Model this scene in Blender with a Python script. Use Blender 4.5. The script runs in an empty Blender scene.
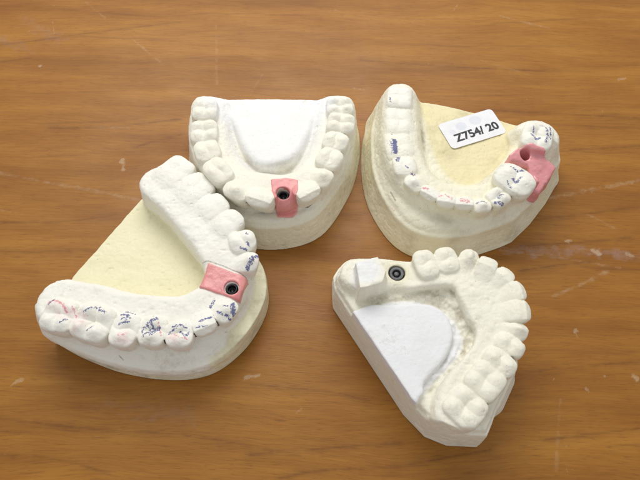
import bpy, math, random
import numpy as np
from mathutils import Vector, Matrix

random.seed(7)
rng = np.random.default_rng(11)
S = 0.01                       # everything below is measured in centimetres
C = bpy.context.scene.collection
scene = bpy.context.scene

# ------------------------------------------------------------------ camera
TILT = math.radians(30.0); DIST = 23.0; HFOV = math.radians(55.0)
CAM = np.array([0.0, -DIST*math.sin(TILT), DIST*math.cos(TILT)])
FPX = 320/math.tan(HFOV/2)

def P(px, py, z=0.0):
    """where the sight line through a photo pixel meets height z (cm)"""
    a, b = (px-320)/FPX, (240-py)/FPX
    st, ct = math.sin(TILT), math.cos(TILT)
    d = np.array([a, st + b*ct, -ct + b*st])
    t = (z-CAM[2])/d[2]
    p = CAM+d*t
    return (p[0], p[1])

cd = bpy.data.cameras.new('camera'); cam = bpy.data.objects.new('camera', cd); C.objects.link(cam)
cam.location = Vector(CAM)*S; cam.rotation_euler = (TILT, 0, 0)
cd.angle = HFOV; cd.clip_start = 0.01; cd.clip_end = 20
scene.camera = cam

# ------------------------------------------------------------------ numeric helpers
def sstep(a, b, x):
    t = np.clip((x-a)/(b-a), 0, 1)
    return t*t*(3-2*t)

def smin(a, b, k):
    h = np.clip(0.5+0.5*(b-a)/k, 0, 1)
    return b*(1-h)+a*h-k*h*(1-h)

def smax(a, b, k):
    return -smin(-a, -b, k)

_lat = np.random.default_rng(5).random((64, 64, 64)).astype(np.float32)
def vnoise(p, scale):
    q = p/scale+17.3
    i = np.floor(q).astype(int); f = q-i; f = f*f*(3-2*f)
    r = 0
    for dx in (0, 1):
        for dy in (0, 1):
            for dz in (0, 1):
                w = (f[:, 0] if dx else 1-f[:, 0])*(f[:, 1] if dy else 1-f[:, 1])*(f[:, 2] if dz else 1-f[:, 2])
                r = r+w*_lat[(i[:, 0]+dx) % 64, (i[:, 1]+dy) % 64, (i[:, 2]+dz) % 64]
    return r*2-1

def spline(pts, n=10, closed=False):
    """Catmull-Rom through rows of any width"""
    p = np.array(pts, float); out = []
    N = len(p)
    for i in range(N if closed else N-1):
        if closed: a, b, c, d = p[(i-1) % N], p[i], p[(i+1) % N], p[(i+2) % N]
        else: a, b, c, d = p[max(i-1, 0)], p[i], p[i+1], p[min(i+2, N-1)]
        for t in np.arange(n)/n:
            out.append(0.5*((2*b)+(c-a)*t+(2*a-5*b+4*c-d)*t*t+(-a+3*b-3*c+d)*t**3))
    if not closed: out.append(p[-1])
    return np.array(out)

def poly_sd(X, Y, pts):
    d = np.full(X.shape, 1e9); s = np.zeros(X.shape, bool)
    n = len(pts)
    for i in range(n):
        ax, ay = pts[i][:2]; bx, by = pts[(i+1) % n][:2]
        ex, ey = bx-ax, by-ay
        wx, wy = X-ax, Y-ay
        t = np.clip((wx*ex+wy*ey)/(ex*ex+ey*ey+1e-12), 0, 1)
        d = np.minimum(d, (wx-ex*t)**2+(wy-ey*t)**2)
        if ay != by:
            s ^= ((ay > Y) != (by > Y)) & (X < (bx-ax)*(Y-ay)/(by-ay)+ax)
    return np.sqrt(d)*np.where(s, -1, 1)

def curve_info(X, Y, pts):
    """unsigned distance, side sign and interpolated extra columns of the nearest curve point"""
    best = np.full(X.shape, 1e9); side = np.zeros(X.shape); ex_ = [np.zeros(X.shape) for _ in range(pts.shape[1]-2)]
    for i in range(len(pts)-1):
        ax, ay = pts[i][:2]; bx, by = pts[i+1][:2]
        ex, ey = bx-ax, by-ay; wx, wy = X-ax, Y-ay
        t = np.clip((wx*ex+wy*ey)/(ex*ex+ey*ey+1e-12), 0, 1)
        dd = (wx-ex*t)**2+(wy-ey*t)**2
        m = dd < best
        best = np.where(m, dd, best)
        side = np.where(m, np.sign(ex*wy-ey*wx), side)
        for k in range(len(ex_)):
            ex_[k] = np.where(m, pts[i][2+k]*(1-t)+pts[i+1][2+k]*t, ex_[k])
    return np.sqrt(best), side, ex_

def surface_nets(F, org, h):
    ins = F < 0
    c = np.zeros(tuple(n-1 for n in F.shape), np.uint8)
    sl = lambda d, n: slice(d, n-1+d)
    nx, ny, nz = F.shape
    corners = [(a, b, e) for a in (0, 1) for b in (0, 1) for e in (0, 1)]
    for a, b, e in corners: c += ins[sl(a, nx), sl(b, ny), sl(e, nz)]
    act = (c > 0) & (c < 8)
    I, J, K = np.nonzero(act)
    idx = np.full(act.shape, -1, np.int64); idx[I, J, K] = np.arange(len(I))
    pos = np.zeros((len(I), 3)); cnt = np.zeros(len(I))
    for p in corners:
        for ax in range(3):
            if p[ax]: continue
            q = list(p); q[ax] = 1
            fa = F[I+p[0], J+p[1], K+p[2]]; fb = F[I+q[0], J+q[1], K+q[2]]
            m = (fa < 0) != (fb < 0)
            t = np.where(m, fa/np.where(fa == fb, 1, fa-fb), 0)
            for k in range(3): pos[:, k] += m*(p[k]+(t if k == ax else 0))
            cnt += m
    V = (np.stack([I, J, K], 1)+pos/cnt[:, None])*h+np.array(org)
    quads = []
    for ax in range(3):
        A = [slice(None)]*3; B = [slice(None)]*3
        A[ax] = slice(0, -1); B[ax] = slice(1, None)
        a, b = ins[tuple(A)], ins[tuple(B)]
        E = np.nonzero(a != b); flip = b[E]
        u, v = (ax+1) % 3, (ax+2) % 3
        ok = (E[u] > 0) & (E[v] > 0) & (E[u] < F.shape[u]-1) & (E[v] < F.shape[v]-1)
        E = [e[ok] for e in E]; flip = flip[ok]
        def cell(du, dv):
            q = [e.copy() for e in E]; q[u] = q[u]+du; q[v] = q[v]+dv
            return idx[q[0], q[1], q[2]]
        Q = np.stack([cell(-1, -1), cell(0, -1), cell(0, 0), cell(-1, 0)], 1)
        Q[flip] = Q[flip][:, ::-1]
        quads.append(Q)
    return V, np.concatenate(quads), (I, J, K)

def vert_normals(V, Q):
    n = np.cross(V[Q[:, 2]]-V[Q[:, 0]], V[Q[:, 3]]-V[Q[:, 1]])
    N = np.zeros_like(V)
    for k in range(4): np.add.at(N, Q[:, k], n)
    return N/(np.linalg.norm(N, axis=1)[:, None]+1e-12)

def build(name, V, Q, mat, parent, attrs=None, normals=None, tris=None, origin=(0, 0, 0)):
    me = bpy.data.meshes.new(name)
    V = (np.asarray(V)-np.array(origin))*S
    nq = len(Q); nt = 0 if tris is None else len(tris)
    me.vertices.add(len(V)); me.vertices.foreach_set('co', V.astype(np.float32).ravel())
    loops = np.asarray(Q, np.int32).ravel()
    starts = np.arange(nq)*4
    if nt:
        loops = np.concatenate([loops, np.asarray(tris, np.int32).ravel()])
        starts = np.concatenate([starts, nq*4+np.arange(nt)*3])
    me.loops.add(len(loops)); me.loops.foreach_set('vertex_index', loops)
    me.polygons.add(nq+nt); me.polygons.foreach_set('loop_start', starts.astype(np.int32))
    me.polygons.foreach_set('use_smooth', np.ones(nq+nt, bool))
    me.update(calc_edges=True); me.validate()
    if attrs:
        for k, a in attrs.items():
            at = me.attributes.new(k, 'FLOAT', 'POINT'); at.data.foreach_set('value', np.asarray(a, np.float32))
    if normals is not None and len(me.vertices) == len(normals):
        me.normals_split_custom_set_from_vertices([tuple(x) for x in normals])
    me.materials.append(mat)
    o = bpy.data.objects.new(name, me); C.objects.link(o)
    if parent: o.parent = parent
    return o

# ------------------------------------------------------------------ materials
def new_mat(name):
    m = bpy.data.materials.new(name); m.use_nodes = True
    nt = m.node_tree; nt.nodes.clear()
    out = nt.nodes.new('ShaderNodeOutputMaterial'); b = nt.nodes.new('ShaderNodeBsdfPrincipled')
    nt.links.new(b.outputs[0], out.inputs[0])
    return m, nt, b

class G:
    """tiny node-graph helper"""
    def __init__(s, nt): s.nt = nt
    def n(s, t, **kw):
        x = s.nt.nodes.new(t)
        for k, v in kw.items(): setattr(x, k, v)
        return x
    def put(s, sock, v):
        if v is None: return
        if hasattr(v, 'is_output'): s.nt.links.new(v, sock)
        else: sock.default_value = v
    def math(s, op, a, b=None, c=None, clamp=False):
        x = s.n('ShaderNodeMath', operation=op, use_clamp=clamp)
        for i, v in enumerate((a, b, c)):
            s.put(x.inputs[i], v)
        return x.outputs[0]
    def mix(s, f, a, b, blend='MIX'):
        x = s.n('ShaderNodeMix', data_type='RGBA', blend_type=blend)
        s.put(x.inputs[0], f); s.put(x.inputs[6], a); s.put(x.inputs[7], b)
        return x.outputs[2]
    def noise(s, vec, scale, detail=3, rough=.5, dist=0):
        x = s.n('ShaderNodeTexNoise'); s.put(x.inputs['Vector'], vec)
        x.inputs['Scale'].default_value = scale; x.inputs['Detail'].default_value = detail
        x.inputs['Roughness'].default_value = rough; x.inputs['Distortion'].default_value = dist
        return x.outputs['Fac']
    def rng(s, v, a, b, c=0., d=1., smooth=False):
        x = s.n('ShaderNodeMapRange', clamp=True)
        if smooth: x.interpolation_type = 'SMOOTHSTEP'
        s.put(x.inputs['Value'], v)
        for k, q in zip(('From Min', 'From Max', 'To Min', 'To Max'), (a, b, c, d)): x.inputs[k].default_value = q
        return x.outputs[0]
    def attr(s, name):
        return s.n('ShaderNodeAttribute', attribute_name=name).outputs['Fac']
    def mapping(s, vec, scale=(1, 1, 1), rot=(0, 0, 0), loc=(0, 0, 0)):
        x = s.n('ShaderNodeMapping'); s.put(x.inputs[0], vec)
        x.inputs['Scale'].default_value = scale; x.inputs['Rotation'].default_value = rot; x.inputs['Location'].default_value = loc
        return x.outputs[0]

def rgb(r, g, b):
    f = lambda c: ((c/255+.055)/1.055)**2.4 if c/255 > .04045 else c/255/12.92
    return (f(r), f(g), f(b), 1)

def plaster(name, cream, white, yellow, gloss=.55):
    """dental stone: 'tone' leads from cream to white, 'yell' to the yellow stone; ink from marking paper"""
    m, nt, b = new_mat(name); g = G(nt)
    co = g.n('ShaderNodeTexCoord').outputs['Object']
    n1 = g.noise(co, 90, 4, .6); n2 = g.noise(co, 420, 3, .6)
    base = g.mix(g.attr('tone'), cream, white)
    base = g.mix(g.attr('yell'), base, yellow)
    base = g.mix(g.rng(n1, .35, .7, 0, .55), base, g.mix(1.0, base, (.93, .91, .86, 1), 'MULTIPLY'))
    dirt = g.math('MULTIPLY', g.rng(n2, .55, .78, 0, .5), g.rng(g.noise(co, 60, 4, .65), .48, .62))
    base = g.mix(dirt, base, rgb(176, 170, 150))
    base = g.mix(g.math('MULTIPLY', g.attr('grime_shade'), g.rng(g.noise(co, 170, 4, .7), .40, .66)), base, rgb(158, 148, 122))  # stains, plus the shadow line painted in front of one palate slab
    # specks and smears of marking paper
    gr = g.noise(co, 1700, 2, .7); gr2 = g.noise(co, 1300, 2, .7)
    blue = g.math('MULTIPLY', g.rng(g.math('ADD', g.math('MULTIPLY', g.attr('ink_blue'), .72), g.math('MULTIPLY', g.math('SUBTRACT', gr, .5), 2.6)), .50, .78), .85)
    red = g.math('MULTIPLY', g.rng(g.math('ADD', g.math('MULTIPLY', g.attr('ink_red'), .62), g.math('MULTIPLY', g.math('SUBTRACT', gr2, .5), 2.4)), .46, .78), .6)
    blush = g.math('MULTIPLY', g.math('MULTIPLY', g.attr('blush'), g.rng(n2, .35, .65)), .38)
    pen_gap = g.math('MULTIPLY', g.rng(g.math('MULTIPLY', g.attr('pencil_gap'), gr), .2, .5), .5)  # pencil strokes, plus one dark gap painted as a line
    base = g.mix(blush, base, rgb(232, 150, 165))
    base = g.mix(red, base, rgb(208, 62, 98))
    base = g.mix(blue, base, rgb(40, 52, 128))
    base = g.mix(pen_gap, base, rgb(95, 88, 75))
    g.put(b.inputs['Base Color'], base)
    b.inputs['Roughness'].default_value = gloss
    b.inputs['Specular IOR Level'].default_value = .35
    b.inputs['Subsurface Weight'].default_value = .0
    bump = g.n('ShaderNodeBump'); bump.inputs['Strength'].default_value = .38; bump.inputs['Distance'].default_value = .0004
    hsum = g.math('ADD', g.math('ADD', g.noise(co, 260, 5, .65), g.math('MULTIPLY', g.noise(co, 1400, 2, .6), .30)), g.math('MULTIPLY', g.noise(g.mapping(co, (30, 30, 1100), rot=(.06, .04, 0)), 1.0, 2, .6), .35))
    g.put(bump.inputs['Height'], hsum)
    g.put(b.inputs['Normal'], bump.outputs[0])
    return m

def simple(name, col, rough=.5, metal=0, bump=0, bscale=500, spec=.5, coat=0):
    m, nt, b = new_mat(name); g = G(nt)
    co = g.n('ShaderNodeTexCoord').outputs['Object']
    v = g.noise(co, bscale*.4, 3, .6)
    g.put(b.inputs['Base Color'], g.mix(g.rng(v, .3, .75, 0, .5), col, tuple(c*.78 for c in col[:3])+(1,)))
    b.inputs['Roughness'].default_value = rough; b.inputs['Metallic'].default_value = metal
    b.inputs['Specular IOR Level'].default_value = spec; b.inputs['Coat Weight'].default_value = coat
    if bump:
        bm = g.n('ShaderNodeBump'); bm.inputs['Strength'].default_value = bump; bm.inputs['Distance'].default_value = .0004
        g.put(bm.inputs['Height'], g.noise(co, bscale, 4, .6)); g.put(b.inputs['Normal'], bm.outputs[0])
    return m

M_pink = simple('pink gum silicone', rgb(232, 158, 154), .34, bump=.7, bscale=350, spec=.5)
M_pink2 = simple('glossy pink gum silicone', rgb(234, 162, 165), .24, bump=.6, bscale=220, spec=.6, coat=.3)
M_worn = simple('dull grey metal', (.20, .205, .21, 1), .6, metal=1, bump=1.0, bscale=1200)
M_metal = simple('dull implant metal', (.06, .06, .065, 1), .5, metal=1, bump=.5, bscale=900)
M_dark = simple('blackened bore', (.012, .012, .013, 1), .3)
M_paper = simple('sticker paper', rgb(238, 238, 240), .5, spec=.3)
M_ink = simple('printed black ink', rgb(48, 48, 52), .6)
M_mark = simple('faint grey print', rgb(224, 226, 233), .55)

for m_p in (M_pink, M_pink2):
    nt = m_p.node_tree; g = G(nt); bp = [n_ for n_ in nt.nodes if n_.type == 'BSDF_PRINCIPLED'][0]
    bp.inputs['Subsurface Weight'].default_value = .25; bp.inputs['Subsurface Radius'].default_value = (.0012, .0005, .0004)
    src = bp.inputs['Base Color'].links[0].from_socket
    co = g.n('ShaderNodeTexCoord').outputs['Object']
    c2 = g.mix(g.rng(g.noise(co, 130, 4, .65), .42, .68, 0, .6), src, rgb(214, 126, 130))
    c2 = g.mix(g.rng(g.noise(co, 700, 2, .6), .66, .76, 0, .5), c2, rgb(240, 208, 204))
    g.put(bp.inputs['Base Color'], c2)

# ------------------------------------------------------------------ cast builder
H = 0.025

class Cast:
    def __init__(s, box, ztop):
        (x0, y0), (x1, y1) = box
        s.org = (x0, y0, -0.12)
        s.xs = np.arange(x0, x1, H); s.ys = np.arange(y0, y1, H); s.zs = np.arange(-0.12, ztop+.15, H)
        s.X2, s.Y2 = np.meshgrid(s.xs, s.ys, indexing='ij')
        s.Z = s.zs[None, None, :].astype(np.float32)
        s.F = np.full((len(s.xs), len(s.ys), len(s.zs)), 5., np.float32)
        s.L = np.zeros(s.F.shape, np.uint8)
        s.names = ['base']; s.white = []; s.ink = []
    def add(s, d, name, k):
        if name not in s.names or name == 'tooth': s.names.append(name); lab = len(s.names)-1
        else: lab = s.names.index(name)
        s.L = np.where(d < s.F, lab, s.L).astype(np.uint8)
        s.F = smin(s.F, d.astype(np.float32), k).astype(np.float32)
    def slab(s, pts, z1, name, flare=0., r=.12, k=.08, z0=-9., tilt=(0, 0, 0), zref=None, dome=0.):
        d2 = poly_sd(s.X2, s.Y2, pts)[:, :, None].astype(np.float32)
        zt = (z1+tilt[0]*(s.X2-tilt[2])+tilt[1]*(s.Y2))[:, :, None] if any(tilt) else z1
        if dome: zt = zt+dome*np.clip(-d2, 0, 1.5)
        zr = z1 if zref is None else zref
        d = smax(d2+flare*(s.Z-zr), s.Z-zt, r)
        if z0 > -5: d = smax(d, z0-s.Z, r)
        s.add(d, name, k)
    def ridge(s, ctrl, name, outer=.15, inner=.2, r=.3, k=.12, sgn=1, lump=.0):
        """ctrl rows: px, py, z, halfwidth"""
        w = np.array([(*P(a, b, z), z, hw) for a, b, z, hw in ctrl])
        c = spline(w, 8)
        D, sd, (zt, hw) = curve_info(s.X2, s.Y2, c)
        slope = np.where(sd*sgn > 0, outer, inner)
        D, zt, hw, slope = [q[:, :, None].astype(np.float32) for q in (D, zt, hw, slope)]
        d = smax(D-hw-slope*(zt-s.Z), s.Z-zt, r)/np.sqrt(1+.2*.2)
        s.add(d, name, k)
    def cut(s, d, k=.05):
        s.F = smax(s.F, -d.astype(np.float32), k).astype(np.float32)
    def tooth(s, px, py, z, mw, bw, ang, kind, ch=.8, lean=0., k=.07, worn=1.):
        """ang: direction (deg, world) pointing to the cheek/lip side"""
        cx, cy = P(px, py, z)
        R = max(mw, bw)*1.5+.25
        i0, i1 = np.searchsorted(s.xs, [cx-R, cx+R]); j0, j1 = np.searchsorted(s.ys, [cy-R, cy+R])
        k0, k1 = np.searchsorted(s.zs, [z-ch-.5, z+.3])
        X = s.xs[i0:i1][:, None, None]-cx; Y = s.ys[j0:j1][None, :, None]-cy; Zz = s.zs[k0:k1][None, None, :]-z
        a = math.radians(ang)
        v = X*math.cos(a)+Y*math.sin(a); u = -X*math.sin(a)+Y*math.cos(a)
        v = v-lean*Zz                                    # lean outwards with height
        uu, vv = u/mw, v/bw
        p = 4.0 if kind == 'molar' else 3.0
        rr = (np.abs(uu)**p+np.abs(vv)**p+1e-9)**(1/p)
        w = -Zz/ch                                       # 0 top .. 1 neck
        prof = .97+.07*np.sin(np.clip(w, 0, 1)*math.pi)-.06*np.clip(w-.6, 0, 1)
        side = (rr-prof)*min(mw, bw)
        ga = lambda x, y, q: np.exp(-((uu-x)**2+(vv-y)**2)/q)
        if kind == 'molar':
            top = .12*worn*(ga(.48, .5, .14)+ga(-.48, .5, .14)+ga(.48, -.5, .14)+ga(-.48, -.5, .14))-.07-.075*worn*(np.exp(-np.abs(uu+.06*np.sin(vv*5))/.13)+np.exp(-np.abs(vv+.08*np.sin(uu*4+1))/.15))*ga(0, 0, .7)-.08*np.minimum(rr, 1.3)**4
            kk = .05
        elif kind == 'premolar':
            top = .14*worn*(ga(0, .5, .2)+.8*ga(0, -.5, .18))-.08-.09*worn*np.exp(-np.abs(vv+.1*np.sin(uu*4))/.16)*ga(0, 0, .6)-.08*np.minimum(rr, 1.3)**4
            kk = .045
        elif kind == 'canine':
            top = .16*ga(0, .25, .25)-.12-.35*np.clip(-vv-.0, 0, 1.4)*bw-.06*np.abs(uu)-.06*np.minimum(rr, 1.3)**4
            kk = .045
        elif kind == 'stump':                            # flat-sided prepared block
            q = np.maximum(np.maximum(np.abs(uu), np.abs(vv)), (np.abs(uu)+np.abs(vv))*.76)
            side = (q-1-.12*np.clip(w, 0, 1))*min(mw, bw); top = -.03+.05*uu-.04*vv; kk = .05
        else:                                            # incisor: blade near the lip side, sloping behind
            top = -.02-.55*np.clip(-vv-.05, 0, 2)*bw-.35*np.clip(vv-.45, 0, 1)-.05*uu**2
            kk = .035
        d = smax(side, Zz-top, kk)*.9
        d = smax(d, -Zz-ch-.15, .1).astype(np.float32)
        sl = (slice(i0, i1), slice(j0, j1), slice(k0, k1))
        s.names.append('tooth'); lab = len(s.names)-1
        s.TL[sl] = np.where(d < s.T[sl], lab, s.TL[sl])
        s.T[sl] = smin(s.T[sl], d, .02)
        return (cx, cy)
    def cyl_d(s, cx, cy, z0, r):
        return np.maximum(np.hypot(s.X2-cx, s.Y2-cy)[:, :, None]-r, z0-s.Z)

def seg_dist(x, y, a, b):
    ex, ey = b[0]-a[0], b[1]-a[1]
    t = np.clip(((x-a[0])*ex+(y-a[1])*ey)/(ex*ex+ey*ey+1e-12), 0, 1)
    return np.hypot(x-a[0]-ex*t, y-a[1]-ey*t)

def clean_labels(fl, Q):
    """every part stays in one piece: stray islands go to the part around them"""
    n = len(Q); E = np.sort(np.concatenate([Q[:, [0, 1]], Q[:, [1, 2]], Q[:, [2, 3]], Q[:, [3, 0]]]), 1)
    key = E[:, 0].astype(np.int64)*10**8+E[:, 1]; face = np.tile(np.arange(n), 4)
    o = np.argsort(key, kind='stable'); k, f = key[o], face[o]
    m = k[1:] == k[:-1]; A, B = f[:-1][m], f[1:][m]
    for _ in range(3):
        same = fl[A] == fl[B]; a, b = A[same], B[same]
        c = np.arange(n)
        while True:
            lo = np.minimum(c[a], c[b]); c2 = c.copy()
            np.minimum.at(c2, c[a], lo); np.minimum.at(c2, c[b], lo)
            c2 = c2[c2]; c2 = c2[c2]
            if (c2 == c).all(): break
            c = c2
        size = np.bincount(c, minlength=n)
        best = {}
        for r in np.nonzero(size)[0]:
            if size[r] > best.get(fl[r], (0, 0))[0]: best[fl[r]] = (size[r], r)
        keep = np.zeros(n, bool); keep[[v[1] for v in best.values() if v[0] > 80]] = True
        stray = ~keep[c]
        if not stray.any(): break
        d = fl[A] != fl[B]; new = {}
        for p, q in ((A[d], B[d]), (B[d], A[d])):
            sel = stray[p]
            for r, l in zip(c[p[sel]], fl[q[sel]]): new.setdefault(r, []).append(l)
        for r, ls in new.items(): fl[c == r] = max(set(ls), key=ls.count)
    return fl

def finish(s, name, label, mat, tone_fn, inks, rough=1.):
    """mesh the field, roughen it, split the surface into its parts, close every tooth underneath"""
    s.F = np.maximum(s.F, (0.012-s.Z)).astype(np.float32)
    V, Q, (I, J, K) = surface_nets(s.F, s.org, H)
    N = vert_normals(V, Q)
    nz = (vnoise(V, .9)*.022+vnoise(V+9, .37)*.018+vnoise(V+31, .16)*.008+vnoise(V+5, .075)*.006-.012*(1-np.abs(vnoise(V+13, .30)))**6-.008*(1-np.abs(vnoise(V+23, .16)))**5)*rough
    pit = vnoise(V+50, .16); nz -= np.clip(pit-.74, 0, 1)*.15*rough
    fade = sstep(0.05, .3, V[:, 2])
    vl = s.L[np.minimum(I+1, s.L.shape[0]-1), np.minimum(J+1, s.L.shape[1]-1), np.minimum(K, s.L.shape[2]-1)]
    calm = np.isin(vl, [i_ for i_, n_ in enumerate(s.names) if n_ in ('palate', 'lingual_floor')])
    is_tooth = np.isin(vl, [i_ for i_, n_ in enumerate(s.names) if n_ == 'tooth'])
    nz *= np.where(calm, .35, np.where(vl == 0, .6, np.where(is_tooth, .65, .9)))
    V = V+N*(nz*fade)[:, None]
    V[:, 2] = np.maximum(V[:, 2], .012)
    N = vert_normals(V, Q)
    vl = s.L[np.minimum(I+1, s.L.shape[0]-1), np.minimum(J+1, s.L.shape[1]-1), np.minimum(K, s.L.shape[2]-1)]
    x, y, z = V.T
    at = {k: np.zeros(len(V)) for k in ('tone', 'yell', 'ink_blue', 'ink_red', 'blush', 'pencil_gap', 'grime_shade')}
    tone_fn(at, V, N, vl)
    up = sstep(-.3, .35, N[:, 2])
    for kind, r, zz, pts in inks:
        w = [P(a, b, zz) for a, b in pts]
        if len(w) == 1: w = w*2
        d = np.min([seg_dist(x, y, w[i], w[i+1]) for i in range(len(w)-1)], axis=0)
        hgt = sstep(.9, .5, np.abs(z-zz))
        at[kind] = np.maximum(at[kind], sstep(r*1.25, r*.2, d)*up*hgt*(1.75 if r == .12 else 1.25 if r in (.11, .15) else 1.08 if r < .1 else 1))
    cx, cy = (s.xs[0]+s.xs[-1])/2, (s.ys[0]+s.ys[-1])/2
    org = (cx, cy, 0)
    root = bpy.data.objects.new(name, None); C.objects.link(root)
    root.location = (cx*S, cy*S, 0); root.empty_display_size = .01
    root['label'] = label; root['category'] = 'dental cast'; root['group'] = 'plaster dental casts on the table'
    fl = clean_labels(vl[Q[:, 2]].astype(np.int64), Q)
    for lab in np.unique(fl):
        sel = Q[fl == lab]
        nm = s.names[lab]
        if nm == 'tooth' and len(sel) < 60:
            continue_lab = True
        ids, inv = np.unique(sel, return_inverse=True)
        q = inv.reshape(sel.shape)
        v = V[ids]; n = N[ids]; a = {k: w[ids] for k, w in at.items()}
        tris = None
        if nm == 'tooth':
            e = np.concatenate([q[:, [0, 1]], q[:, [1, 2]], q[:, [2, 3]], q[:, [3, 0]]])
            key = np.sort(e, 1); kk = key[:, 0].astype(np.int64)*10**7+key[:, 1]
            _, first, c = np.unique(kk, return_index=True, return_counts=True)
            b = e[first[c == 1]]
            cc = v.mean(0); cc[2] = v[:, 2].min()-.12
            v = np.vstack([v, cc]); n = np.vstack([n, [0, 0, -1]])
            a = {k: np.append(w, 0) for k, w in a.items()}
            tris = np.stack([b[:, 1], b[:, 0], np.full(len(b), len(v)-1)], 1)
        build(nm, v, q, mat, root, a, n, tris, org)
    s.root = root; s.orig = org
    return root

def mask_piece(s, pts, off, z0, holes, name, mat, label=None, r=.05, rough=.6, extra=None):
    """a silicone piece that follows the cast's surface, a little proud of it"""
    x0, x1 = pts[:, 0].min()-.3, pts[:, 0].max()+.3; y0, y1 = pts[:, 1].min()-.3, pts[:, 1].max()+.3
    i0, i1 = np.searchsorted(s.xs, [x0, x1]); j0, j1 = np.searchsorted(s.ys, [y0, y1])
    X2, Y2 = s.X2[i0:i1, j0:j1], s.Y2[i0:i1, j0:j1]
    f = s.F[i0:i1, j0:j1].copy()
    for h in (s.filled if hasattr(s, 'filled') else []): f = np.minimum(f, h[i0:i1, j0:j1])
    if extra is not None: f = smin(f, extra(X2[:, :, None], Y2[:, :, None], s.Z), .12)
    d2 = poly_sd(X2, Y2, pts)[:, :, None]
    d = smax(d2, f-off, r); d = smax(d, z0-s.Z, r)
    for cx, cy, zz, rr in holes:
        d = smax(d, -(np.maximum(np.hypot(X2-cx, Y2-cy)[:, :, None]-rr, zz-s.Z)), .05)
    V, Q, _ = surface_nets(d.astype(np.float32), (s.xs[i0], s.ys[j0], s.zs[0]), H)
    N = vert_normals(V, Q); V = V+N*((vnoise(V, .22)*.018+vnoise(V+3, .09)*.008)*rough)[:, None]
    o = build(name, V, Q, mat, s.root, origin=s.orig)
    if label: o['label'] = label
    return o

def lathe(name, prof, mat, parent, at, lean=(0, 0), n=32):
    V, Q = [], []
    for r, z in prof:
        for i in range(n):
            t = 2*math.pi*i/n; V.append((r*math.cos(t), r*math.sin(t), z))
    for k in range(len(prof)-1):
        for i in range(n):
            j = (i+1) % n; Q.append((k*n+i, k*n+j, (k+1)*n+j, (k+1)*n+i))
    o = build(name, np.array(V), np.array(Q), mat, parent)
    o.location = Vector(at)*S; o.rotation_euler = (math.radians(lean[0]), math.radians(lean[1]), 0)
    return o

def implant(s, cx, cy, z, ro, ri, depth=.35, lean=(0, 0), rise=0., mat=None):
    lc = (cx-s.orig[0], cy-s.orig[1], z)
    o = lathe('implant_analog', [(.001, -depth), (ri*.8, -depth), (ri*.8, -.10), (ri, -.06), (ri, -.012+rise), (ri+.012, rise), (ro-.012, rise), (ro, -.012+rise), (ro, -depth-.1), (.001, -depth-.1)], mat or M_metal, s.root, lc, lean)
    b = lathe('screw_bore', [(.001, -depth*.62), (ri*.78, -depth*.62), (ri*.79, -.12), (ri*.6, -.14), (ri*.6, -depth*.5), (.001, -depth*.5)], M_dark, o, (0, 0, 0))
    return o

def pts_of(rows, z=None):
    return np.array([P(r[0], r[1], (r[2] if z is None else z)) for r in rows])

def face_dir(a, b):
    """outward (clockwise-left) direction for a tooth between neighbours a and b"""
    return math.degrees(math.atan2(b[1]-a[1], b[0]-a[0]))

def teeth(s, rows, z, side, worn=1., k=.07, fit=1.0):
    """rows: px, py, mw, bw, kind[, z]; side +1/-1 picks the cheek side of the row's direction"""
    w = [P(r[0], r[1], (r[5] if len(r) > 5 else z)) for r in rows]
    gaps = [math.dist(w[i], w[i+1])/(rows[i][2]+rows[i+1][2]) for i in range(len(rows)-1)]
    rows = [list(r) for r in rows]
    for i, r in enumerate(rows):
        q_ = [gaps[n_] for n_, m_ in ((i-1, i-1), (i, i+1)) if 0 <= n_ < len(gaps) and rows[m_][4]]
        if q_ and r[4]: r[2] *= fit*sum(q_)/len(q_)
    s.T = np.full(s.F.shape, 5., np.float32); s.TL = np.zeros(s.F.shape, np.uint8)
    for i, r in enumerate(rows):
        a, b = w[max(i-1, 0)], w[min(i+1, len(w)-1)]
        ang = face_dir(a, b)+90*side
        zz = r[5] if len(r) > 5 else z
        if r[4] is None: continue
        lean = {'incisor': .28, 'canine': .15, 'premolar': .05, 'molar': 0., 'stump': 0}[r[4]]
        zz += random.uniform(-.03, .03); ang += random.uniform(-7, 7)
        s.tooth(r[0], r[1], zz, r[2], r[3]*random.uniform(.95, 1.05), ang, r[4], lean=lean, worn=worn*random.uniform(.7, 1.2), ch=.85 if r[4] in ('incisor', 'canine') else .7)
    s.L = np.where(s.T < s.F, s.TL, s.L); s.F = smin(s.F, s.T, k).astype(np.float32)

#@@CASTS
# ================================================================== CAST 1 : back, middle
c = Cast((P(170, 262, 0), P(372, 78, 1.5)), 2.8)
base = spline(pts_of([(352, 128, 0), (354, 150, 0), (350, 172, 0), (342, 196, 0), (320, 229, 0), (292, 242, 0), (256, 243, 0), (226, 230, 0), (205, 205, 0), (197, 175, 0), (196, 128, 0)]), 6)
heel = pts_of([(192, 100, 2.1), (354, 100, 2.1)])
base = np.vstack([base, heel])
c.slab(base, 1.15, 'base', flare=.03, r=.12)
c.ridge([(207, 104, 2.08, .62), (206, 128, 2.05, .66), (210, 150, 2.05, .64), (224, 170, 2.05, .60), (245, 182, 2.22, .46), (282, 185, 2.15, .44), (308, 178, 2.22, .46), (325, 160, 2.05, .58), (334, 138, 2.05, .62), (338, 104, 2.08, .62)], 'gum_ridge', outer=.16, inner=.75, sgn=-1, r=.25)
c.slab(base, 1.35, 'gum_ridge', flare=.30, r=.2, zref=.9)
pal = spline(pts_of([(218, 99), (322, 99), (314, 122), (303, 144), (291, 158), (268, 164), (253, 160), (244, 148), (232, 122)], 1.9), 6, True)
c.slab(pal, 1.90, 'palate', flare=.20, r=.22, k=.16, dome=.03)
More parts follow.
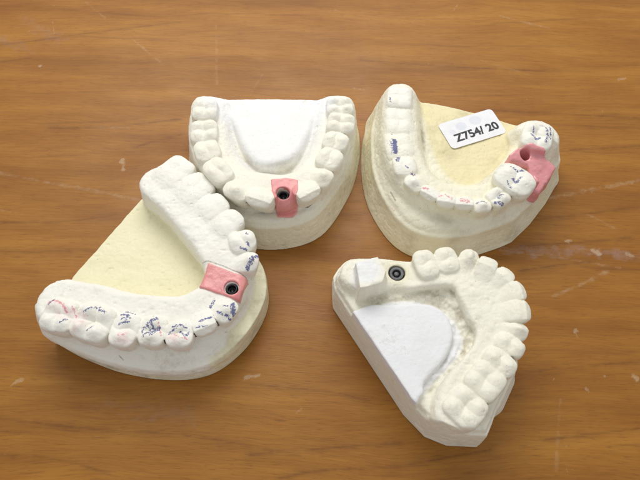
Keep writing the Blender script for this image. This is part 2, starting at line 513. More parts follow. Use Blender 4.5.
teeth(c, [(204, 106, .48, .46, 'molar', 2.52), (203, 128, .50, .52, 'molar', 2.42), (206, 147, .42, .48, 'premolar', 2.42), (217, 167, .44, .46, 'premolar'), (236, 186, .44, .40, 'canine'), (259, 195, .50, .36, 'incisor'), (284, 196, .4, .3, None), (308, 189, .42, .38, 'incisor'), (321, 173, .38, .44, 'canine'), (330, 155, .42, .48, 'premolar'), (336, 138, .40, .48, 'premolar'), (341, 120, .46, .50, 'molar'), (340, 103, .46, .50, 'molar')], 2.5, -1, worn=.8, k=.045, fit=1.04)
c.F = smax(c.F, (s_ := poly_sd(c.X2, c.Y2, np.vstack([pts_of([(180, 96.5, 2.0), (362, 96.5, 2.0)]), pts_of([(372, 270, 0), (160, 270, 0)])]))[:, :, None]).astype(np.float32), .1)
hx, hy = P(283, 193, 2.15)
c.filled = []
F0 = c.F.copy()
c.cut(c.cyl_d(hx, hy, 1.5, .22))
CREAM1 = plaster('dental stone, pale grey cream', rgb(238, 235, 221), rgb(238, 238, 237), rgb(234, 226, 190))
def tone(at, V, N, vl):
    w = poly_sd(V[:, 0], V[:, 1], pal)
    at['tone'] = sstep(.75, -.05, w)*sstep(1.3, 1.8, V[:, 2])
    at['yell'] = .45*sstep(1.4, .9, V[:, 2])
    at['grime_shade'] = .45*sstep(.16, .03, np.abs(w-.06))*sstep(P(270, 150, 1.7)[1], P(270, 158, 1.7)[1], V[:, 1])+.25*sstep(1.5, 1.2, V[:, 2])*sstep(.2, -.4, vnoise(V, 1.1))  # first term paints the slab's front shadow line as colour, second is smudges
finish(c, 'dental_cast', 'off-white plaster dental cast at the back with a pink strip across its front teeth', CREAM1, tone, [])
c.filled = [F0]
mp = pts_of([(271, 179, 2.2), (285, 177, 2.2), (298, 180, 2.2), (298, 192, 2.2), (296, 203, 2.0), (293, 218, 1.30), (278, 218, 1.30), (275, 203, 2.0), (272, 192, 2.2)])
mask_piece(c, mp, .035, 1.3, [(hx, hy, 1.6, .235)], 'gum_mask', M_pink, 'pink silicone strip with a round screw hole',
           extra=lambda X, Y, Z: np.sqrt((X-hx)**2+(Y-hy)**2+(Z-1.75)**2)-.42)
implant(c, hx, hy, 1.98, .18, .14)

# ================================================================== CAST 2 : back, right, with sticker
c = Cast((P(352, 270, 0), P(580, 60, 1.5)), 2.85)
base = np.vstack([spline(pts_of([(384, 96, 2.0), (375, 116, 1.4), (369, 150, 0), (369, 176, 0), (374, 202, 0), (385, 224, 0), (400, 242, 0), (420, 252, 0), (452, 254, 0), (488, 244, 0), (511, 226, .8)]), 6),
                  pts_of([(534, 199, 1.5), (552, 175, 1.7), (566, 151, 1.8), (565, 128, 2.0), (556, 121, 2.0), (531, 127, 1.7), (425, 99, 1.7), (410, 85, 2.2), (394, 84, 2.2)])])
c.slab(base, 1.25, 'base', flare=.05, r=.14)
c.slab(base, 1.5, 'gum_ridge', flare=.35, r=.25, zref=.9)
c.ridge([(400, 92, 2.22, .55), (400, 118, 2.18, .62), (402, 146, 2.15, .62), (410, 168, 2.1, .6), (426, 186, 2.05, .55), (446, 194, 2.02, .50), (468, 197, 2.02, .50), (487, 194, 2.02, .52), (504, 184, 2.05, .55), (518, 170, 2.0, .58), (530, 153, 1.85, .66), (539, 134, 2.3, .74)], 'gum_ridge', outer=.30, inner=.48, sgn=-1, r=.28)
fl = spline(pts_of([(425, 101), (529, 129), (518, 150), (500, 172), (470, 186), (446, 176), (432, 150), (425, 125)], 1.5), 6, True)
c.slab(fl, 1.45, 'lingual_floor', r=.1, k=.15)
teeth(c, [(400, 94, .48, .44, 'molar', 2.45), (399, 118, .56, .46, 'molar', 2.36), (399, 143, .52, .46, 'molar', 2.34), (405, 163, .40, .40, 'premolar', 2.36)], 2.4, -1, worn=.3, k=.16)
teeth(c, [(416, 179, .36, .36, 'canine'), (430, 191, .31, .30, 'incisor'), (447, 198, .32, .30, 'incisor'), (465, 201, .33, .30, 'incisor'), (483, 202, .34, .32, 'canine'), (500, 194, .36, .38, 'premolar'), (517, 176, .50, .70, 'premolar', 2.64), (530, 157, .4, .3, None), (539, 133, .58, .56, 'molar', 2.68)], 2.42, -1, worn=.9, k=.06, fit=1.06)
hx, hy = P(523, 159, 2.1)
F0 = c.F.copy()
c.cut(c.cyl_d(hx, hy, 1.2, .24))
CREAM2 = plaster('dental stone, cream', rgb(237, 233, 212), rgb(240, 239, 231), rgb(230, 219, 170))
def tone(at, V, N, vl):
    w = poly_sd(V[:, 0], V[:, 1], fl)
    at['yell'] = np.maximum(.85*sstep(.15, -.15, w)*sstep(1.9, 1.5, V[:, 2]), .5*sstep(.4, .1, V[:, 2]-.9)*(.5+.5*vnoise(V, .9)))
    at['tone'] = sstep(2.0, 2.4, V[:, 2])*.8
    at['grime_shade'] = .35*sstep(1.9, 1.4, V[:, 2])*sstep(-.1, .5, vnoise(V+3, .8))+.5*sstep(.25, .1, np.abs(w-.15))*sstep(.1, .5, vnoise(V+8, .7))
Zt = 2.45
ink = [('ink_blue', .20, Zt, [(394, 139), (395, 147)]), ('ink_blue', .12, Zt, [(395, 137), (396, 148)]), ('ink_blue', .11, Zt, [(399, 154), (398, 158)]), ('ink_blue', .06, Zt, [(390, 96), (391, 100)]), ('ink_blue', .07, Zt, [(412, 170), (416, 171)]), ('ink_blue', .05, Zt, [(406, 163), (408, 165)]),
       ('ink_red', .11, Zt, [(424, 186), (428, 187)]), ('ink_red', .05, Zt, [(413, 168), (414, 172)]), ('ink_red', .09, Zt, [(440, 195), (446, 193), (452, 197)]), ('ink_red', .15, Zt, [(462, 198), (468, 200)]),
       ('ink_blue', .08, Zt, [(478, 200), (483, 199), (487, 200)]), ('ink_blue', .09, Zt, [(500, 196), (503, 193)]), ('ink_blue', .08, Zt, [(496, 200), (504, 202)]),
       ('ink_blue', .08, 2.6, [(512, 166), (517, 170), (524, 169)]), ('ink_blue', .07, 2.6, [(513, 178), (517, 182), (521, 177)]), ('ink_blue', .06, 2.6, [(508, 180), (512, 186)]),
       ('ink_blue', .08, 2.65, [(532, 134), (536, 139), (540, 137)]), ('ink_blue', .07, 2.65, [(546, 128), (548, 136), (545, 142)]), ('ink_blue', .06, 2.65, [(541, 124), (545, 126)]), ('ink_blue', .05, 2.65, [(533, 127), (534, 132)]), ('ink_blue', .05, 2.65, [(550, 126), (551, 138)]),
       ('pencil_gap', .04, 1.6, [(391, 190), (396, 198)]), ('ink_red', .03, 1.6, [(392, 202), (395, 205)])]
finish(c, 'dental_cast', 'cream plaster dental cast with a white numbered sticker in its middle', CREAM2, tone, ink)
cast2 = c
c.filled = [F0]
mp = pts_of([(507, 158, 2.2), (515, 152, 2.2), (527, 150, 2.2), (539, 156, 2.1), (547, 164, 2.0), (554, 171, 1.9), (549, 181, 1.8), (542, 190, 1.7), (537, 198, 1.6), (529, 197, 1.6), (527, 188, 1.8), (529, 176, 2.0), (527, 167, 2.1), (517, 163, 2.2), (509, 163, 2.2)])
tube = [np.array([*P(a, b_, z_), z_-.30]) for a, b_, z_ in ((509, 159, 2.15), (518, 154, 2.2), (530, 153, 2.2), (540, 162, 2.1), (543, 174, 2.0), (538, 188, 1.85), (533, 198, 1.6))]
g0 = np.array(P(518, 155, 2.2)); gd = np.array(P(533, 198, 1.6))-g0
def collar(X, Y, Z):
    best = None
    for p_, q_ in zip(tube[:-1], tube[1:]):
        e_ = q_-p_; t_ = np.clip(((X-p_[0])*e_[0]+(Y-p_[1])*e_[1]+(Z-p_[2])*e_[2])/(e_@e_), 0, 1)
        d_ = np.maximum(np.sqrt((X-p_[0]-e_[0]*t_)**2+(Y-p_[1]-e_[1]*t_)**2)-.8, Z-(2.36-.50*((X-g0[0])*gd[0]+(Y-g0[1])*gd[1])/(gd@gd)))
        best = d_ if best is None else np.minimum(best, d_)
    return best
mask_piece(c, mp, .06, 1.2, [(hx, hy, 1.5, .19)], 'gum_mask', M_pink2, 'glossy pink silicone collar around the empty implant hole', rough=1.3, r=.10, extra=collar)
implant(c, hx, hy, 1.75, .2, .13)

# the sticker
zl = 1.5
q = np.array([P(a, b, zl) for a, b in ((438.5, 125), (490.5, 109.5), (507, 133), (451, 150.5))])
ctr = q.mean(0)
ux = ((q[1]-q[0])+(q[2]-q[3]))/2; W = np.linalg.norm(ux); ux = ux/W; uy = np.array([-ux[1], ux[0]])
Hh = abs(np.dot(((q[0]-q[3])+(q[1]-q[2]))/2, uy))
def rounded(w, h, r, n=6):
    o = []
    for cx_, cy_, a0 in ((w/2-r, h/2-r, 0), (-w/2+r, h/2-r, 90), (-w/2+r, -h/2+r, 180), (w/2-r, -h/2+r, 270)):
        for i in range(n+1):
            t = math.radians(a0+90*i/n); o.append((cx_+r*math.cos(t), cy_+r*math.sin(t)))
    return o
def floor_z(cst, x, y):
    i = int(round((x-cst.xs[0])/H)); j = int(round((y-cst.ys[0])/H))
    col = cst.F[i, j]; k = np.nonzero(col < 0)[0]
    if not len(k): return 0.
    k = k.max()
    return cst.zs[k]+H*col[k]/(col[k]-col[k+1])
def sheet(name, outline, z, th, mat, parent):
    me = bpy.data.meshes.new(name); n = len(outline)
    v = [(x*S, y*S, z*S) for x, y in outline]+[(x*S, y*S, (z+th)*S) for x, y in outline]
    f = [tuple(range(n))[::-1], tuple(range(n, 2*n))]+[(i, (i+1) % n, n+(i+1) % n, n+i) for i in range(n)]
    me.from_pydata(v, [], f); me.update(); me.materials.append(mat)
    o = bpy.data.objects.new(name, me); C.objects.link(o); o.parent = parent
    return o
st = sheet('sticker', rounded(W, Hh, .16), 0, .012, M_paper, c.root)
ztab = max(floor_z(c, *(ctr+ux*a*W*.5+uy*b*Hh*.5)) for a in (-.9, 0, .9) for b in (-.9, 0, .9))
st.location = ((ctr[0]-c.orig[0])*S, (ctr[1]-c.orig[1])*S, (ztab+.022)*S); st.rotation_euler = (0, 0, math.atan2(ux[1], ux[0]))
st['label'] = 'white sticker printed Z754/ 20'
def text(body, size, loc, mat, name, parent, bold=.0):
    cu = bpy.data.curves.new(name, 'FONT'); cu.body = body; cu.size = size*S; cu.align_x = 'CENTER'; cu.align_y = 'CENTER'
    cu.offset = bold*S; cu.extrude = .001*S
    t = bpy.data.objects.new(name, cu); C.objects.link(t)
    dg = bpy.context.evaluated_depsgraph_get(); me = bpy.data.meshes.new_from_object(t.evaluated_get(dg))
    bpy.data.objects.remove(t)
    me.materials.clear(); me.materials.append(mat)
    o = bpy.data.objects.new(name, me); C.objects.link(o); o.parent = parent; o.location = Vector(loc)*S
    return o
t = text('Z754/ 20', .50, (.09, -.22, .015), M_ink, 'lettering', st, bold=.017)
t.rotation_euler = (0, 0, math.radians(1.5))
for (a, b, r) in ((-.35, .25, .22), (.3, .32, .24), (-.78, .1, .13)):
    sheet('printed_mark', [(a+r*math.cos(i*math.pi/12), b+r*.9*math.sin(i*math.pi/12)) for i in range(24)], .0125, .0006, M_mark, st)

# ================================================================== CAST 3 : front left, yellow base
c = Cast((P(22, 392, 0), P(284, 140, 1.5)), 2.8)
base = np.vstack([spline(pts_of([(52, 338, .4), (76, 354, 0), (98, 364, 0), (124, 373, 0), (158, 379, 0), (192, 379, 0), (220, 370, 0), (246, 348, 0), (263, 322, 0), (268, 296, .3), (262, 268, .6), (240, 235, 1.0), (205, 200, 1.0)]), 6),
                  pts_of([(165, 186, 1.0), (141, 199, 1.0), (73, 276, 1.0), (60, 300, 1.0)])])
c.slab(base, 1.0, 'base', flare=.04, r=.07)
c.ridge([(157, 181, 2.12, .66), (178, 196, 2.12, .74), (195, 214, 2.1, .76), (210, 232, 2.08, .74), (221, 252, 2.05, .70), (224, 272, 1.98, .66), (218, 292, 1.98, .66), (200, 305, 2.0, .64), (177, 312, 2.0, .62), (150, 312, 2.0, .66), (120, 310, 2.0, .70), (92, 304, 2.02, .76), (66, 300, 2.05, .78), (60, 300, 2.05, .80)], 'gum_ridge', outer=.30, inner=.06, sgn=1, r=.25)
c.ridge([(214, 337, 1.35, .22), (200, 343, 1.4, .25), (165, 348, 1.4, .25), (130, 343, 1.4, .25), (98, 334, 1.4, .25), (70, 322, 1.4, .28)], 'gum_ridge', outer=.62, inner=.2, sgn=1, r=.3, k=.3)
c.F = smax(c.F, (poly_sd(c.X2, c.Y2, base)[:, :, None]+.0*c.Z)-np.clip(c.Z-.5, 0, 2)*.25-.02, .08).astype(np.float32)
teeth(c, [(174, 168, .54, .60, 'molar', 2.26), (194, 185, .52, .60, 'molar', 2.26), (213, 203, .44, .52, 'premolar', 2.26), (228, 219, .42, .48, 'premolar', 2.27)], 2.3, 1, worn=.25, k=.22, fit=1.0)
teeth(c, [(242, 238, .46, .44, 'premolar'), (247, 258, .42, .38, 'canine'), (231, 284, .4, .3, None), (224, 307, .42, .42, 'canine'), (203, 322, .38, .40, 'incisor'), (178, 332, .44, .46, 'premolar'), (151, 329, .44, .52, 'premolar'), (123, 328, .42, .56, 'premolar'), (91, 320, .60, .58, 'molar'), (57, 313, .54, .56, 'molar')], 2.3, 1, worn=1.2, k=.045)
hx, hy = P(231, 286, 2.15)
F0 = c.F.copy()
c.cut(c.cyl_d(hx, hy, 1.5, .2))
CREAM3 = plaster('dental stone, white on yellow', rgb(239, 236, 224), rgb(241, 240, 232), rgb(236, 230, 194))
def tone(at, V, N, vl):
    low = sstep(1.35, 1.05, V[:, 2])
    inner_ = sstep(.25, .0, poly_sd(V[:, 0], V[:, 1], flo))
    rim = sstep(P(214, 345, .6)[0]-.25, P(214, 345, .6)[0]+.25, V[:, 0]+.35*vnoise(V, .5))*sstep(1.16, 1.08, V[:, 2])
    foot = sstep(.55, .40, V[:, 2]+.06*vnoise(V, .8))*.6
    at['yell'] = np.maximum(np.maximum(inner_*low, rim*.8), foot)
    at['tone'] = .6*np.ones(len(V))
    at['grime_shade'] = .40*sstep(1.9, 1.3, V[:, 2])*(1-inner_)*sstep(-.1, .4, vnoise(V+3, .6))+.30*foot*sstep(.6, .4, V[:, 2])
flo = pts_of([(60, 285), (141, 190), (175, 215), (205, 250), (210, 285), (180, 306), (130, 306), (70, 296)], 1.0)
z = 2.3
ink = [('ink_blue', .07, z, [(246, 232), (248, 234)]), ('ink_blue', .06, z, [(247, 241), (249, 244)]), ('ink_blue', .06, z, [(240, 246), (246, 247)]), ('ink_blue', .11, z, [(247, 266), (251, 261), (253, 256), (258, 254)]),
       ('ink_red', .07, z, [(46, 302), (54, 300), (62, 303), (66, 311)]), ('ink_blue', .05, z, [(48, 304), (54, 299)]), ('blush', .25, z, [(50, 303), (66, 312)]), ('blush', .3, z, [(78, 318), (76, 325)]),
       ('ink_blue', .07, z, [(98, 309), (106, 313)]), 
       ('ink_blue', .08, z, [(120, 313), (128, 315), (126, 320)]), ('ink_blue', .05, z, [(118, 323), (129, 322)]), ('ink_red', .1, z, [(120, 335), (124, 334)]), ('blush', .3, z, [(122, 338)]),
       ('ink_blue', .10, z, [(143, 326), (149, 323), (156, 318)]), ('ink_blue', .09, z, [(145, 333), (152, 332), (158, 327)]), ('ink_blue', .07, z, [(150, 320), (154, 330)]), ('ink_blue', .05, z, [(141, 330), (143, 336)]),
       ('ink_blue', .07, z, [(180, 331), (185, 335), (188, 331)]), ('ink_red', .06, z, [(183, 336), (186, 338)]), ('ink_blue', .06, z, [(168, 332), (175, 328)]), ('blush', .25, z, [(172, 338)]),
       ('ink_blue', .08, z, [(200, 320), (206, 317), (212, 316)]), ('ink_blue', .05, z, [(196, 327), (206, 325)]),
       ('ink_blue', .08, z, [(213, 296), (209, 303)]), ('ink_blue', .11, z, [(232, 302), (233, 312)]), ('ink_blue', .08, z, [(226, 314), (231, 318)]), ('ink_blue', .06, z, [(222, 304), (228, 306)]),
       ('ink_blue', .06, z, [(84, 312), (92, 308), (100, 306)]), ('ink_blue', .05, z, [(86, 330), (92, 326)]), ('ink_blue', .06, z, [(124, 308), (132, 311)]), ('ink_blue', .06, z, [(121, 318), (130, 318)]), ('ink_blue', .07, z, [(147, 322), (151, 335)]), ('ink_blue', .06, z, [(172, 326), (180, 325), (186, 327)]), ('ink_red', .05, z, [(174, 334), (182, 338)]), ('ink_blue', .06, z, [(216, 309), (222, 313)]), ('ink_red', .05, z, [(72, 306), (75, 316)]), ('ink_red', .05, z, [(158, 322), (160, 334)]), ('ink_blue', .05, z, [(60, 322), (66, 318)]),
       ('pencil_gap', .035, 2.1, [(193, 261), (208, 260), (222, 264), (246, 274)]), ('pencil_gap', .03, 1.5, [(116, 352), (120, 356)])]  # first stroke paints the shaded gap along the pink block's upper edge
finish(c, 'dental_cast', 'white plaster dental cast on a yellow base, its teeth speckled with ink', CREAM3, tone, ink)
c.filled = [F0]
mp = pts_of([(208, 262, 2.1), (247, 276, 2.1), (239, 299, 2.1), (199, 287, 2.0)])
mask_piece(c, mp, .06, 1.4, [(hx, hy, 1.6, .24)], 'gum_mask', M_pink, 'pink silicone block with an off-centre screw hole',
           extra=lambda X, Y, Z: np.sqrt((X-hx)**2+(Y-hy)**2+((Z-1.55)*1.0)**2)-.45)
implant(c, hx, hy, 1.94, .17, .13)

# ================================================================== CAST 4 : front right, white centre
c = Cast((P(318, 462, 0), P(548, 232, 1.5)), 2.85)
base = np.vstack([pts_of([(333, 309, 0), (366, 361, 0), (403, 415, 0)]),
                  spline(pts_of([(424, 437, 0), (446, 446, 0), (478, 445, .3)]), 4),
                  pts_of([(497, 412, 1.4)]),
                  spline(pts_of([(518, 366, 1.5), (518, 345, 1.7), (515, 322, 1.8), (509, 300, 1.8), (497, 281, 1.8), (478, 268, 1.8), (455, 262, 1.9), (430, 259, 1.9), (404, 254, 2.0), (378, 251, 2.0), (352, 252, 2.0), (341, 259, 2.0), (332, 292, .4)]), 6)])
c.slab(base, 1.5, 'base', flare=.02, r=.06)
inner = spline(pts_of([(354, 268), (400, 268), (470, 268), (500, 290), (508, 330), (490, 380), (462, 424), (430, 416), (392, 372), (352, 306)], 1.6), 5, True)
c.slab(base, 1.75, 'base', flare=.25, r=.1, zref=1.2)
c.ridge([(358, 272, 2.2, .55), (378, 273, 2.1, .56), (400, 273, 1.98, .50), (426, 277, 2.20, .60), (447, 279, 2.22, .62), (466, 284, 2.24, .64), (480, 295, 2.24, .68), (490, 313, 2.24, .70), (491, 332, 2.24, .66), (487, 350, 2.24, .62), (477, 370, 2.24, .62), (462, 396, 2.24, .60), (455, 416, 2.24, .52)], 'gum_ridge', outer=.05, inner=.30, sgn=1, r=.2)
pal = np.vstack([spline(pts_of([(350, 312), (372, 304), (402, 299), (426, 301), (446, 311), (459, 326), (462, 344), (452, 362), (434, 380), (419, 398)], 2.0), 6), pts_of([(414, 410), (398, 398)], 2.0)])
c.slab(pal, 2.0, 'palate', flare=.12, r=.10, k=.05, dome=.03)
teeth(c, [(366, 273, .60, .52, None, 2.6), (397, 272, .4, .4, None), (427, 261, .42, .50, 'premolar'), (448, 257, .43, .46, 'premolar'), (470, 258, .42, .46, 'canine'), (488, 264, .42, .46, 'incisor'), (504, 275, .42, .46, 'incisor'), (515, 290, .44, .46, 'incisor'), (520, 309, .42, .46, 'incisor'), (517, 327, .38, .44, 'canine'), (512, 343, .40, .46, 'premolar'), (502, 360, .42, .48, 'premolar'), (487, 379, .58, .54, 'molar'), (467, 406, .56, .54, 'molar')], 2.5, 1, worn=.6, k=.06, fit=1.06)
c.slab(pts_of([(355, 263), (378, 257), (387, 272), (382, 288), (359, 290)], 2.6), 2.58, 'tooth', flare=.10, r=.05, z0=1.5, k=.06, tilt=(.06, -.05, P(370, 273, 2.6)[0]))
tr = spline(pts_of([(372, 298), (420, 292), (450, 291), (457, 303), (464, 321), (473, 333), (470, 350), (450, 372), (428, 392), (424, 384), (446, 358), (452, 330), (432, 306), (380, 306)], 1.8), 3, True)
td = poly_sd(c.X2, c.Y2, tr)[:, :, None]
TX = np.stack([c.X2.ravel(), c.Y2.ravel(), c.Y2.ravel()*0], 1)
tn = (vnoise(TX, .12)*.05+vnoise(TX, .3)*.06).reshape(c.X2.shape)[:, :, None]
c.cut(np.maximum(td*1.0, 1.80+tn*1.2-c.Z), .16)
hpl = np.vstack([pts_of([(333, 309, 0), (403, 415, 0), (424, 437, 0), (446, 446, 0), (478, 446, .2), (497, 412, 1.4), (560, 366, 1.5)]), pts_of([(560, 200, 1.5), (332, 200, 1.5), (332, 292, .4)])])
c.F = smax(c.F, poly_sd(c.X2, c.Y2, hpl)[:, :, None].astype(np.float32), .06)
hx, hy = P(397, 272, 2.05)
c.cut(c.cyl_d(hx, hy, 1.4, .27))
CREAM4 = plaster('dental stone, ivory', rgb(238, 235, 219), rgb(234, 235, 237), rgb(220, 210, 168))
def tone(at, V, N, vl):
    w = poly_sd(V[:, 0], V[:, 1], pal)
    at['tone'] = np.maximum(sstep(.1, -.04, w)*sstep(1.5, 1.8, V[:, 2]), sstep(.6, .3, np.hypot(V[:, 0]-P(366, 273, 2.5)[0], V[:, 1]-P(366, 273, 2.5)[1]))*.9)
    at['yell'] = .6*sstep(.7, .0, np.hypot(V[:, 0]-hx, V[:, 1]-hy))
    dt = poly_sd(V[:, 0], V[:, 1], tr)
    at['grime_shade'] = .55*sstep(.1, -.1, dt)*sstep(.0, .1, w)*sstep(2.0, 1.8, V[:, 2])+.25*sstep(.22, 0, np.abs(dt))*sstep(2.2, 1.9, V[:, 2])*sstep(.0, .1, w)+.4*sstep(.35, .24, np.hypot(V[:, 0]-hx, V[:, 1]-hy))
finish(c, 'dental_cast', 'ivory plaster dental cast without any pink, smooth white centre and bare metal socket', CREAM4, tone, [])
implant(c, hx, hy, 1.94, .235, .14, lean=(4, -3), mat=M_worn)
hexp = lathe('screw_head', [(.001, .02), (.08, .02), (.09, -.02), (.09, -.2)], M_worn, c.root, (hx-c.orig[0], hy-c.orig[1], 1.9), n=6)

#@@TABLE
# ================================================================== TABLE
def lines(lo, hi, a, b, fine, coarse):
    return np.concatenate([np.arange(lo, a, coarse), np.arange(a, b, fine), np.arange(b, hi+coarse, coarse)])
xs = lines(-60, 60, -16, 16, .05, 2.); ys = lines(-30, 50, -9.5, 14, .05, 2.)
X, Y = np.meshgrid(xs, ys, indexing='ij')
V = np.stack([X, Y, np.zeros_like(X)], -1).reshape(-1, 3)
nx, ny = len(xs), len(ys)
i, j = np.meshgrid(np.arange(nx-1), np.arange(ny-1), indexing='ij'); a0 = (i*ny+j).ravel()
Q = np.stack([a0, a0+ny, a0+ny+1, a0+1], 1)
# edge band and underside of the board
e = np.concatenate([np.arange(nx)*ny, (nx-1)*ny+np.arange(1, ny), (np.arange(nx-1)[::-1])*ny+ny-1, np.arange(1, ny-1)[::-1]])
n0 = len(V); V = np.vstack([V, V[e]-np.array([0, 0, 2.5])]); m = len(e)
k = np.arange(m); k2 = (k+1) % m
Q = np.vstack([Q, np.stack([e[k2], e[k], n0+k, n0+k2], 1)])
x, y = V[:, 0], V[:, 1]
wob = vnoise(V*np.array([1, 1, 0]), .22)+.6*vnoise(V*np.array([1, 1, 0])+5, .09)
scuff = np.zeros(len(V)); scratch = np.zeros(len(V)); smear = np.zeros(len(V))
def mark(target, r, pts, amp=1.):
    w = [P(p, q_) for p, q_ in pts]
    if len(w) == 1: w = w*2
    d = np.min([seg_dist(x, y, w[i_], w[i_+1]) for i_ in range(len(w)-1)], axis=0)
    d = d+wob*r*.9
    np.maximum(target, sstep(r*1.15, r*.1, d)*amp, out=target)
for r, pts, amp in [(.16, [(123, 162), (124, 170)], .8), (.14, [(41, 65)], .8), (.12, [(11, 385), (20, 380)], .7), (.07, [(245, 378), (259, 375)], .8), (.10, [(575, 331), (578, 338)], .8), (.09, [(586, 388), (589, 390)], .7), (.06, [(553, 380)], .7), (.05, [(605, 376)], .7),
                    (.12, [(636, 377)], .8), (.08, [(504, 356)], .6), (.06, [(601, 50), (605, 49)], .5), (.08, [(625, 78), (618, 80)], .6), (.06, [(354, 88), (364, 90)], .6), (.05, [(508, 47), (512, 45)], .5), (.04, [(448, 52)], .6), (.08, [(566, 465), (568, 475)], .5), (.05, [(563, 420)], .5), (.05, [(302, 408), (296, 412)], .5), (.05, [(510, 60)], .5), (.05, [(454, 10), (458, 4)], .5), (.06, [(567, 445), (565, 452)], .5)]:
    mark(scuff, r, pts, amp)
for r, pts, amp in [(.045, [(130, 37), (160, 62)], .6), (.04, [(86, 2), (105, 18)], .5), (.07, [(0, 173), (40, 181), (90, 190), (140, 200)], .45), (.05, [(95, 127), (130, 128)], .3), (.05, [(216, 25), (217, 85)], .35), (.05, [(500, 16), (548, 28)], .45), (.06, [(560, 196), (600, 187), (640, 180)], .55), (.04, [(500, 250), (560, 258), (620, 268)], .4), (.04, [(585, 213), (615, 228)], .4), (.05, [(560, 400), (556, 470)], .35), (.035, [(480, 60), (530, 75)], .3), (.04, [(335, 10), (352, 16)], .35), (.04, [(0, 210), (22, 214)], .3), (.04, [(250, 95), (262, 75)], .25), (.03, [(400, 20), (440, 28)], .3)]:
    mark(scratch, r, pts, amp)

for r, pts, amp in [(.22, [(505, 251), (545, 252), (580, 251), (640, 257)], .7), (.35, [(30, 22), (60, 40)], .3), (.3, [(105, 405), (190, 418)], .25), (.3, [(0, 40), (30, 50)], .3)]:
    mark(smear, r, pts, amp)
for r, pts, amp in [(.09, [(566, 241), (572, 241)], .9), (.12, [(592, 250), (601, 254)], .9), (.08, [(627, 254), (634, 256)], .7), (.08, [(53, 22), (54, 34)], .5), (.07, [(29, 31)], .6)]:
    mark(scuff, r, pts, amp)
for r, pts, amp in [(.06, [(552, 296), (580, 285), (608, 271)], .55), (.05, [(584, 213), (600, 220), (614, 228)], .4), (.09, [(536, 201), (580, 192), (640, 181)], .5)]:
    mark(scratch, r, pts, amp)
line = np.zeros(len(V))
for pts in [[(520, 221), (560, 217), (600, 212), (640, 206)], [(520, 246), (570, 243), (630, 238)], [(520, 271), (545, 267), (590, 262)], [(0, 45), (40, 40), (90, 33), (180, 22)], [(50, 128), (110, 127), (180, 119)], [(135, 147), (160, 140), (180, 135)],
            [(0, 418), (80, 428), (190, 436), (300, 455)], [(0, 455), (60, 460), (110, 474)], [(250, 385), (330, 392), (370, 402)], [(250, 455), (330, 448), (400, 443)], [(280, 478), (330, 470), (400, 467)], [(0, 222), (60, 222), (115, 215)], [(0, 252), (70, 251)], [(400, 466), (490, 450)], [(500, 378), (560, 368), (640, 362)], [(545, 440), (640, 428)], [(0, 62), (30, 58)], [(360, 60), (440, 66), (560, 72)], [(480, 110), (640, 118)], [(570, 150), (640, 146)]]:
    w_ = spline([P(*p_) for p_ in pts], 6); d_ = np.min([seg_dist(x, y, w_[q_], w_[q_+1]) for q_ in range(len(w_)-1)], axis=0)
    line = np.maximum(line, .55*sstep(.055, 0, d_+wob*.02)+.28*sstep(.28, 0, d_+wob*.05))
m_, nt, b = new_mat('varnished brown wood'); g = G(nt)
co = g.n('ShaderNodeTexCoord').outputs['Object']
cw = g.mapping(co, rot=(0, 0, math.radians(1.5)))
warp = g.noise(g.mapping(cw, (6, 16, 1)), 1.5, 3, .5)
comb = g.n('ShaderNodeCombineXYZ'); sep = g.n('ShaderNodeSeparateXYZ'); g.put(sep.inputs[0], cw)
g.put(comb.inputs[0], sep.outputs[0]); g.put(comb.inputs[1], g.math('ADD', sep.outputs[1], g.math('MULTIPLY', warp, .014)))
gv = comb.outputs[0]
broad = g.noise(g.mapping(gv, (4, 60, 1)), 1.0, 3, .55)
mid = g.noise(g.mapping(gv, (22, 130, 1)), 1.0, 4, .6)
fine = g.noise(g.mapping(gv, (60, 1500, 1)), 1.0, 3, .6)
pore = g.noise(g.mapping(gv, (220, 2600, 1), loc=(3, 1, 0)), 1.0, 2, .5)
blot = g.noise(co, 14, 3, .55)
f = g.math('ADD', g.math('MULTIPLY', broad, .42), g.math('ADD', g.math('MULTIPLY', mid, .34), g.math('MULTIPLY', fine, .24)))
cr = g.n('ShaderNodeValToRGB'); g.put(cr.inputs[0], f)
el = cr.color_ramp.elements
el[0].position = .34; el[0].color = rgb(132, 84, 28); el[1].position = .68; el[1].color = rgb(178, 126, 52)
x1 = el.new(.46); x1.color = rgb(150, 99, 35); x2 = el.new(.56); x2.color = rgb(164, 112, 42)
col = g.mix(g.rng(blot, .38, .66, 0, .5), cr.outputs[0], g.mix(1., cr.outputs[0], (.86, .78, .70, 1), 'MULTIPLY'))
blot2 = g.noise(g.mapping(co, (1, 2, 1), loc=(2, 2, 0)), 45, 3, .6)
col = g.mix(g.rng(blot2, .45, .70, 0, .35), col, g.mix(1., col, (.90, .80, .72, 1), 'MULTIPLY'))
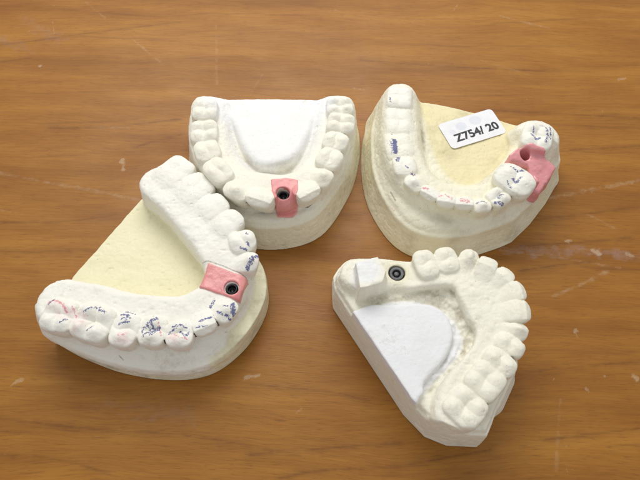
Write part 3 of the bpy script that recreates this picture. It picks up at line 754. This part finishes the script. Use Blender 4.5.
# thin dark growth lines, far apart, gently wandering
wl = g.noise(g.mapping(cw, (7, 10, 1)), 1.0, 3, .55)
yy = g.math('ADD', sep.outputs[1], g.math('MULTIPLY', wl, .03))
ln = g.math('ABSOLUTE', g.math('SUBTRACT', g.math('FRACT', g.math('MULTIPLY', yy, 62.)), .5))
lbr = g.rng(g.noise(g.mapping(gv, (22, 120, 1), loc=(1, 5, 0)), 1.0, 3, .6), .46, .62)
dark = g.math('MULTIPLY', g.math('MULTIPLY', g.rng(ln, .06, .0, smooth=True), lbr), .30)
dark = g.math('MAXIMUM', dark, g.math('MULTIPLY', g.attr('growth_line'), g.rng(g.noise(g.mapping(co, (70, 300, 1)), 1.0, 3, .6), .32, .6, .15, .75)))
col = g.mix(dark, col, rgb(98, 58, 26))
dash = g.math('MULTIPLY', g.rng(g.noise(g.mapping(gv, (110, 1300, 1), loc=(7, 2, 0)), 1.0, 2, .5), .62, .70), .26)
col = g.mix(dash, col, rgb(100, 60, 30))
col = g.mix(g.math('MULTIPLY', g.rng(pore, .58, .68), .30), col, rgb(95, 58, 28))
nbreak = g.noise(co, 1100, 4, .8)
sc = g.rng(g.math('ADD', g.attr('scuff'), g.math('MULTIPLY', g.math('SUBTRACT', nbreak, .5), 1.2)), .30, .95, 0, .45)
sr = g.math('MULTIPLY', g.attr('scratch'), g.rng(g.noise(co, 350, 3, .7), .35, .68, .05, .50))
dust = g.math('MULTIPLY', g.rng(g.noise(co, 420, 2, .5), .75, .82), .25)
sm = g.math('MULTIPLY', g.attr('smear'), g.rng(g.noise(g.mapping(co, (1, 2.2, 1)), 160, 4, .7), .35, .65, .1, .75))
col = g.mix(sm, col, rgb(160, 132, 120))
col = g.mix(g.math('MAXIMUM', g.math('MAXIMUM', sc, sr), dust), col, rgb(206, 186, 158))
g.put(b.inputs['Base Color'], col)
g.put(b.inputs['Roughness'], g.rng(g.math('ADD', g.noise(co, 40, 4, .6), g.math('MULTIPLY', sm, .5)), .3, .75, .34, .55))
b.inputs['Specular IOR Level'].default_value = .28
bm = g.n('ShaderNodeBump'); bm.inputs['Strength'].default_value = .25; bm.inputs['Distance'].default_value = .0003
g.put(bm.inputs['Height'], g.math('ADD', mid, g.math('MULTIPLY', pore, -.6))); g.put(b.inputs['Normal'], bm.outputs[0])
table = build('table_top', V, Q, m_, None, {'scuff': scuff, 'scratch': scratch, 'smear': smear, 'growth_line': line})
table.data.polygons.foreach_set('use_smooth', np.zeros(len(table.data.polygons), bool))
table['kind'] = 'structure'; table['label'] = 'scratched varnished brown wooden table top'

# ------------------------------------------------------------------ light
w = bpy.data.worlds.new('World'); scene.world = w; w.use_nodes = True
bg = w.node_tree.nodes['Background']; bg.inputs[0].default_value = (.97, .98, 1, 1); bg.inputs[1].default_value = .54
def lamp(name, loc, target, size, power, col):
    l = bpy.data.lights.new(name, 'AREA'); l.shape = 'RECTANGLE'; l.size, l.size_y = size; l.energy = power; l.color = col
    o = bpy.data.objects.new(name, l); C.objects.link(o); o.location = loc
    o.rotation_euler = (Vector(target)-Vector(loc)).to_track_quat('-Z', 'Y').to_euler()
lamp('ceiling_light', (-.05, .35, .46), (0, .09, 0), (.42, .32), 2.35, (1, .98, .94))

vs = scene.view_settings; vs.view_transform = 'Standard'; vs.look = 'None'; vs.exposure = .08; vs.gamma = 1
scene.render.engine = 'CYCLES'
